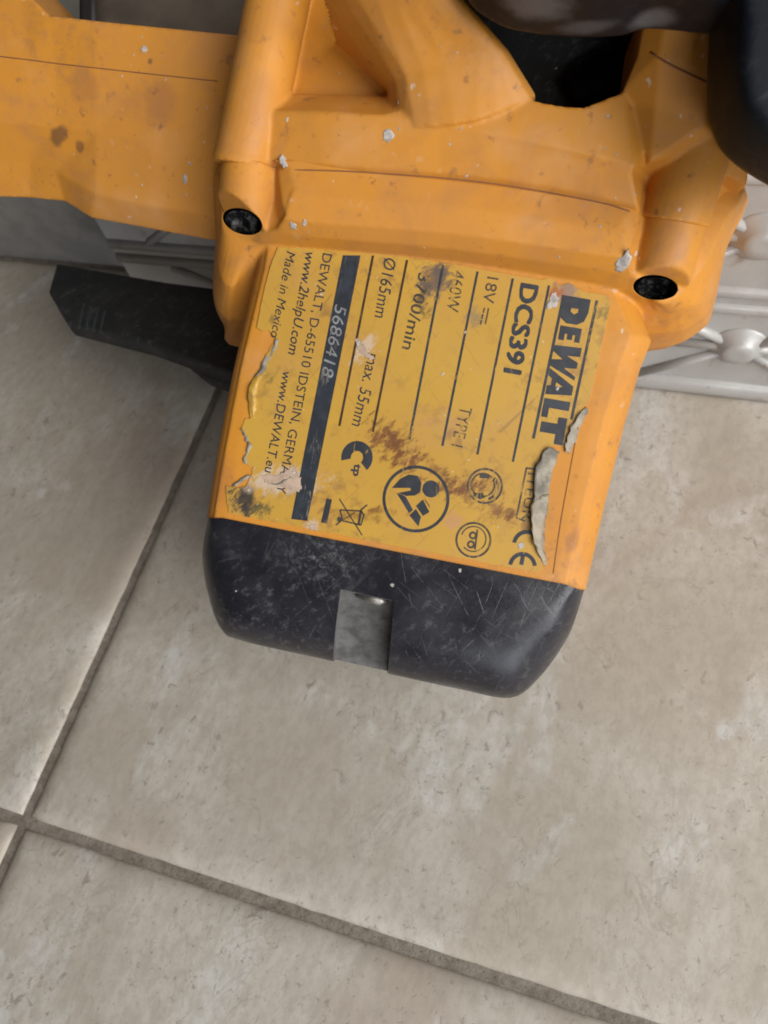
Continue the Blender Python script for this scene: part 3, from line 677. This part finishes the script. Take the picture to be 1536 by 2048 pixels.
def disc(cx, cy, r, rx=1.0, ang=0, seg=28):
    return [[(cx + math.cos(ang) * r * rx * math.cos(t) - math.sin(ang) * r * math.sin(t), cy + math.sin(ang) * r * rx * math.cos(t) + math.cos(ang) * r * math.sin(t)) for t in [2 * math.pi * k / seg for k in range(seg)]]]
def text_mesh(txt, bold=0.0, shear=0.0):
    c = bpy.data.curves.new('t', 'FONT'); c.body = txt; c.size = 1; c.offset = bold; c.shear = shear; c.resolution_u = 3
    o = bpy.data.objects.new('t', c); COL.objects.link(o); bpy.context.view_layer.update()
    me = bpy.data.meshes.new_from_object(o.evaluated_get(bpy.context.evaluated_depsgraph_get()))
    V = [v.co.copy() for v in me.vertices]; Fc = [tuple(p.vertices) for p in me.polygons]
    bpy.data.objects.remove(o); bpy.data.curves.remove(c); bpy.data.meshes.remove(me)
    return V, Fc
CAPH = max(v.y for v in text_mesh('H')[0])
def text(txt, s, e, hpx, mat=INK, bold=0.0, shear=0.0, n=PN):
    V, Fc = text_mesh(txt, bold, shear)
    x0 = min(v.x for v in V); x1 = max(v.x for v in V)
    A = Lf(*s, n); B = Lf(*e, n); d = B - A; Ln = d.length; d.normalize(); up = Vector((-d.y, d.x, 0))
    hh = hpx * 0.174 / F / CAPH
    make('lettering', [A + d * ((v.x - x0) / (x1 - x0) * Ln) + up * (v.y * hh) for v in V], Fc, mat, label, False, 'L')
# rules
for a, b, mt in (((746, 512), (679, 851), INKB), ((814, 521), (746, 863), INKB), ((886, 531), (819, 878), INK), ((955, 544), (885, 891), INK), ((1025.6, 558), (955, 908), INK), ((1098, 572), (1026, 923), INK)):
    flat('rule', stroke([a, b], 4.6), mt)
flat('serial_bar', [[(685.7, 510.6), (721, 511), (668, 780), (614.8, 1042), (582.6, 1038), (634, 775)]], BAR)
flat('short_bar', [[(653, 997), (664, 999), (654, 1047), (642, 1045)]], INK)
# worn patch of the bar
text('5686418', (671, 608), (642, 752), 24, ETCH, 0.0, 0.15, PN + 0.05)
for _i, (_dx, _dy) in enumerate(((0, 0), (0, 2.2), (0, 4.4), (2.2, 1.2), (2.2, 3.4))):
    text('DCS391', (1042 + _dx, 565 + _dy), (1007 + _dx, 740 + _dy), 33, INK2, 0.0, 0.0, PN + 0.006 * _i)
text('18V', (975, 553), (965, 604), 22, INKW)
flat('symbol', stroke([(977, 617), (971, 648)], 3) + stroke([(969, 616), (967, 625)], 3) + stroke([(966, 629), (964, 637)], 3) + stroke([(963, 641), (961, 648)], 3), INKW)
text('460W', (906, 540), (892, 622), 24, INKW, 0.0, 0.1)
text('3700/min', (838, 545), (804, 697), 23, INKW, 0.008, 0.05)
text('Ø165mm', (769, 515), (749, 634), 24, INK, 0.0, 0.12)
text('max. 55mm', (737, 705), (703, 850), 24, INK, 0.0, 0.12)
text('TYPE 1', (921, 812), (902, 890), 24, INKW)
text('DEWALT, D-65510 IDSTEIN, GERMANY', (646, 506), (553, 985), 19, INK)
text('www.2helpU.com', (612, 503), (576, 708), 20, INK, 0.006, 0.2)
text('Made in Mexico', (574, 502), (541, 674), 18, INK, 0.0, 0.2)
text('www.DEWALT.eu', (566, 742), (529, 944), 19, INK, 0.004, 0.1)
text('ITEUR', (1056, 945), (1043, 1040), 19, INKW)
flat('symbol', stroke([(1070, 938), (1053, 936), (1033, 1036), (1050, 1042)], 3.4), INKW)
# DEWALT block letters between double lines
BA, BB = (1127, 590), (1072, 888)                 # baseline, left side
def bl(u, v):                                     # u along the word, v towards the letter tops
    x = BA[0] + (BB[0] - BA[0]) * u; y = BA[1] + (BB[1] - BA[1]) * u
    return (x + 52 * v, y + 9.0 * v)
GL = {
 'D': ([(0.0, -0.05), (0.0, 1.05), (0.09, 1.05), (0.15, 0.95), (0.18, 0.7), (0.18, 0.3), (0.15, 0.05), (0.09, -0.05)], [(0.075, 0.38), (0.075, 0.66), (0.10, 0.66), (0.115, 0.52), (0.10, 0.38)]),
 'E': ([(0.20, 0.1), (0.20, 0.92), (0.295, 0.92), (0.295, 0.72), (0.25, 0.72), (0.25, 0.62), (0.285, 0.62), (0.285, 0.42), (0.25, 0.42), (0.25, 0.32), (0.295, 0.32), (0.295, 0.1)], None),
 'W': ([(0.325, 1.05), (0.385, 1.05), (0.392, 0.55), (0.425, 1.0), (0.465, 1.0), (0.475, 0.52), (0.52, 1.0), (0.545, 1.0), (0.475, 0.0), (0.43, 0.0), (0.42, 0.42), (0.375, 0.0), (0.335, 0.0)], None),
 'A': ([(0.49, 0.0), (0.585, 1.0), (0.645, 1.0), (0.665, 0.0), (0.605, 0.0), (0.60, 0.15), (0.555, 0.15), (0.54, 0.0)], [(0.575, 0.33), (0.60, 0.62), (0.605, 0.33)]),
 'L': ([(0.69, 0.0), (0.69, 1.0), (0.75, 1.0), (0.75, 0.24), (0.815, 0.24), (0.815, 0.0)], None),
 'T': ([(0.845, 0.05), (0.845, 0.66), (0.80, 0.66), (0.80, 1.0), (0.98, 1.0), (0.98, 0.66), (0.915, 0.66), (0.915, 0.05)], None)}
for ch, (outer, inner_) in GL.items():
    loops = [[bl(*p) for p in outer]] + ([[bl(*p) for p in reversed(inner_)]] if inner_ else [])
    P3 = [[Lf(x, y, PN) for x, y in l] for l in loops]
    V = [q for l in P3 for q in l]
    make('lettering', V, [tuple(t) for t in tessellate_polygon([[Vector((q.x, q.y, 0)) for q in l] for l in P3])], INK2, label, False, 'L')
flat('rule', stroke([(1194, 602), (1143, 838)], 5.5), INK); flat('rule', stroke([(1123, 612), (1067, 876)], 5.5), INK)
# approval and safety symbols
flat('symbol', ringpoly(714, 915, 23, 20, 0.95, 160, 400, 40, 0.18) + ringpoly(707, 929, 40, 0.1, 1, 0, 1, 1), INK)
text('tp', (709, 927), (706, 952), 15, INK, 0.03)
flat('symbol', ringpoly(832, 998, 64, 6), INK)
flat('symbol', [[(784, 976), (800, 958), (818, 949), (836, 952), (843, 966), (840, 985), (830, 991), (812, 992), (808, 990), (796, 986), (822, 981), (821, 976)],
                [(793, 986), (806, 990), (812, 994), (826, 1020), (818, 1026), (806, 1006)]], INK)
flat('symbol', disc(862, 978, 17), INK)
flat('symbol', [[(832, 1012), (846, 999), (859, 1024), (846, 1032)], [(849, 997), (858, 1009), (861, 1017), (850, 1001)], [(819, 1031), (832, 1018), (842, 1034), (837, 1053)]], INK)
flat('symbol', ringpoly(970, 972, 34, 4) + ringpoly(966, 970, 23, 3) + ringpoly(968, 973, 27, 5, 1, -40, 70, 20) + [[(960, 948), (978, 949), (980, 957), (959, 956)], [(947, 986), (966, 986), (970, 995), (960, 999), (948, 992)]], INKW)
flat('symbol', ringpoly(947, 1080, 34, 4) + ringpoly(947, 1078, 25, 2.4, 1, 200, 500) + ringpoly(946, 1071, 6, 4) + ringpoly(942, 1089, 6, 4) + stroke([(955, 1060), (950, 1098)], 3.5), INKW)
flat('symbol', ringpoly(1053, 1090, 26, 8, 0.95, 190, 300, 24) + ringpoly(1045, 1134, 26, 8, 0.95, 190, 355, 30) + stroke([(1046, 1112), (1043, 1128)], 8), INK)
flat('symbol', stroke([(680, 1020), (722, 1022), (728, 1030), (722, 1050), (686, 1042), (680, 1020)], 3) + stroke([(722, 1022), (717, 1050)], 5) + stroke([(686, 1040), (710, 1025)], 2) + disc(679, 1039, 5) + stroke([(679, 998), (724, 1070)], 2.6) + stroke([(672, 1050), (684, 1040)], 3) + stroke([(722, 1020), (734, 1010)], 3), INKW)
# torn, curled edges of the label
def ribbon(name, rows, mat, sub=4):
    R = [catmull([Lf(*p) for p in r], sub, False) for r in rows]
    R2 = [[R[i][j] for i in range(len(R))] for j in range(len(R[0]))]
    R2 = [catmull(r, 3, False) for r in R2]; nc = len(R2[0]); V = [q + Vector((mnoise.noise(q * 900) * 0.0005 + mnoise.noise(q * 2600) * 0.0003, mnoise.noise(q * 800 + Vector((9, 9, 9))) * 0.0005, mnoise.noise(q * 420) * 0.0005 + mnoise.noise(q * 1300) * 0.00025)) for r in R2 for q in r]
    N = len(V); V += [q - Vector((0, 0, 0.00012)) for q in V]; Fc = []
    for i in range(len(R2) - 1):
        for j in range(nc - 1):
            a = i * nc + j; q = (a, a + 1, a + nc + 1, a + nc); Fc += [q, tuple(N + x for x in reversed(q))]
    rim = list(range(nc)) + [i * nc + nc - 1 for i in range(1, len(R2))] + [(len(R2) - 1) * nc + j for j in range(nc - 2, -1, -1)] + [i * nc for i in range(len(R2) - 2, 0, -1)]
    for k in range(len(rim)): a, b = rim[k], rim[(k + 1) % len(rim)]; Fc.append((a, N + a, N + b, b))
    return make(name, V, Fc, mat, label, True, 'L')
ribbon('torn_flap', [[(1090, 902, 1.0), (1071, 940, 1.3), (1068, 985, 1.2), (1066, 1004, 1.0)], [(1102, 894, .8), (1088, 940, .9), (1083, 985, .8), (1080, 1006, .8)], [(1121, 906, .2), (1106, 940, .25), (1098, 985, .2), (1096, 1008, .2)]], PAPER)
ribbon('torn_flap', [[(1067, 998, .9), (1061, 1030, 1.5), (1064, 1070, 1.4), (1075, 1102, .9), (1090, 1132, .3)], [(1082, 992, .8), (1077, 1030, 1.0), (1078, 1070, .9), (1083, 1102, .6), (1092, 1128, .3)], [(1099, 985, .2), (1094, 1030, .15), (1091, 1070, .15), (1090, 1100, .15), (1095, 1128, .1)]], GLUE)
ribbon('torn_flap', [[(1172, 812, .3), (1152, 838, .9), (1136, 872, 1.0), (1130, 904, .5)], [(1174, 816, .3), (1158, 845, .6), (1143, 878, .6), (1135, 906, .4)], [(1174, 824, .1), (1163, 852, .1), (1149, 885, .1), (1140, 908, .1)]], PAPER)
for P in ([(553, 676), (547, 700), (533, 715), (522, 738), (512, 752)], [(482, 858), (489, 872), (497, 886)], [(500, 888), (490, 910), (487, 928)], [(494, 950), (480, 962), (466, 972)], [(580, 955), (562, 965), (545, 968)]):
    P = [(x + random.uniform(-2, 2), y) for x, y in P]; L_ = [(x - 3, y - 1, .2) for x, y in P]; Mi = [(x + 1, y, random.uniform(.4, .75)) for x, y in P]; R_ = [(x + random.uniform(4, 9), y + 2, .3) for x, y in P]
    ribbon('torn_edge', [L_, Mi, R_], PAPER)
ribbon('torn_flap', [[(512, 745, .3), (497, 780, .5), (496, 815, .5), (500, 838, .3)], [(518, 748, .5), (506, 780, .8), (505, 812, .8), (507, 836, .4)], [(524, 750, .3), (516, 780, .3), (514, 812, .3), (512, 834, .3)]], LAB)

def smear(P, mat, n=PN + 0.08):
    out = []
    for i in range(len(P)):
        a = Vector(P[i]); b = Vector(P[(i + 1) % len(P)])
        for k in range(8):
            p = a.lerp(b, k / 8); p += Vector((mnoise.noise(Vector((p.x * .2, p.y * .2, 2))), mnoise.noise(Vector((p.x * .2, p.y * .2, 7))))) * 5; out.append(tuple(p))
    flat('paint_smear', [out], mat, n)
SM = mat_plain('pinkish_smear', (0.50, 0.36, 0.26), 0.7, 0, 0.35, 300, 0.5)
smear([(524, 952), (560, 948), (588, 930), (600, 955), (604, 978), (590, 984), (562, 972), (530, 964)], SM)
smear([(712, 676), (722, 682), (736, 704), (748, 716), (742, 722), (724, 706), (712, 694)], SM)
smear([(1100, 590), (1110, 584), (1118, 600), (1112, 618), (1100, 612)], PAINT)
smear([(618, 1048), (632, 1050), (636, 1060), (622, 1060)], SM)
# --- dried paint drops
def drop(px, py, r, n, mat=PAINT, parent=saw, el=1.0, ang=0.0):
    c, nor = surf(px, py); rings = []
    ax = (Lw(px + 10, py) - Lw(px, py)); ax = (ax - nor * ax.dot(nor)).normalized(); ay = nor.cross(ax) * -1
    sc = (c - CAM).length / F * 0.86
    for rr_, h in ((1.0, -0.5), (0.96, 0.01), (0.72, 0.045), (0.35, 0.06), (0.05, 0.055)):
        ring = []
        for k in range(18):
            t = 2 * math.pi * k / 18; q = rr_ * r * sc * (1 + 0.75 * mnoise.noise(Vector((math.cos(t) * 2.2 + px, math.sin(t) * 2.2 + py, 3))))
            x = q * math.cos(t); y = q * el * math.sin(t)
            ring.append(c + ax * (x * math.cos(ang) - y * math.sin(ang)) + ay * (x * math.sin(ang) + y * math.cos(ang)) + nor * h * MM)
        rings.append(ring)
    v, f = stack(rings); return make('paint_spot', v, f, mat, parent)
bpy.context.view_layer.update()
for d in ((1245, 526, 14, 5.6, 1.9, 0.25), (570, 320, 12, 11.6, 1.25, 0.1), (776, 271, 12, 14.0, 1, 0), (289, 98, 6, -6.2, 1, 0), (586, 452, 8, 5.2, 1.2, 0), (609, 446, 5, 5.9, 1.8, 0.3), (370, 358, 5, -13.8, 2, 0.2),
          (1042, 1091, 7.5, .35, 1.1, 0), (784, 1170, 4.5, .4, 1, 0), (920, 1141, 3.5, .4, 1.4, 0), (716, 686, 4.5, .4, 1.3, 0.3), (1100, 610, 7, .35, 1.4, 0.4), (1115, 777, 3.5, .45, 1.6, 0.4)):
    drop(d[0], d[1], d[2], d[3], el=d[4], ang=d[5])

for _ in range(46):                               # fine plaster splashes
    px, py = random.uniform(450, 1400), random.uniform(60, 1240)
    if random.random() < 0.25: px, py = random.uniform(20, 420), random.uniform(70, 400)
    hit = surf(px, py)[0]
    if (hit - OL).length > 0.12: continue
    drop(px, py, random.choice((1.3, 1.6, 2.0, 2.6)), 0, el=random.uniform(0.8, 2.2), ang=random.uniform(-1, 1))
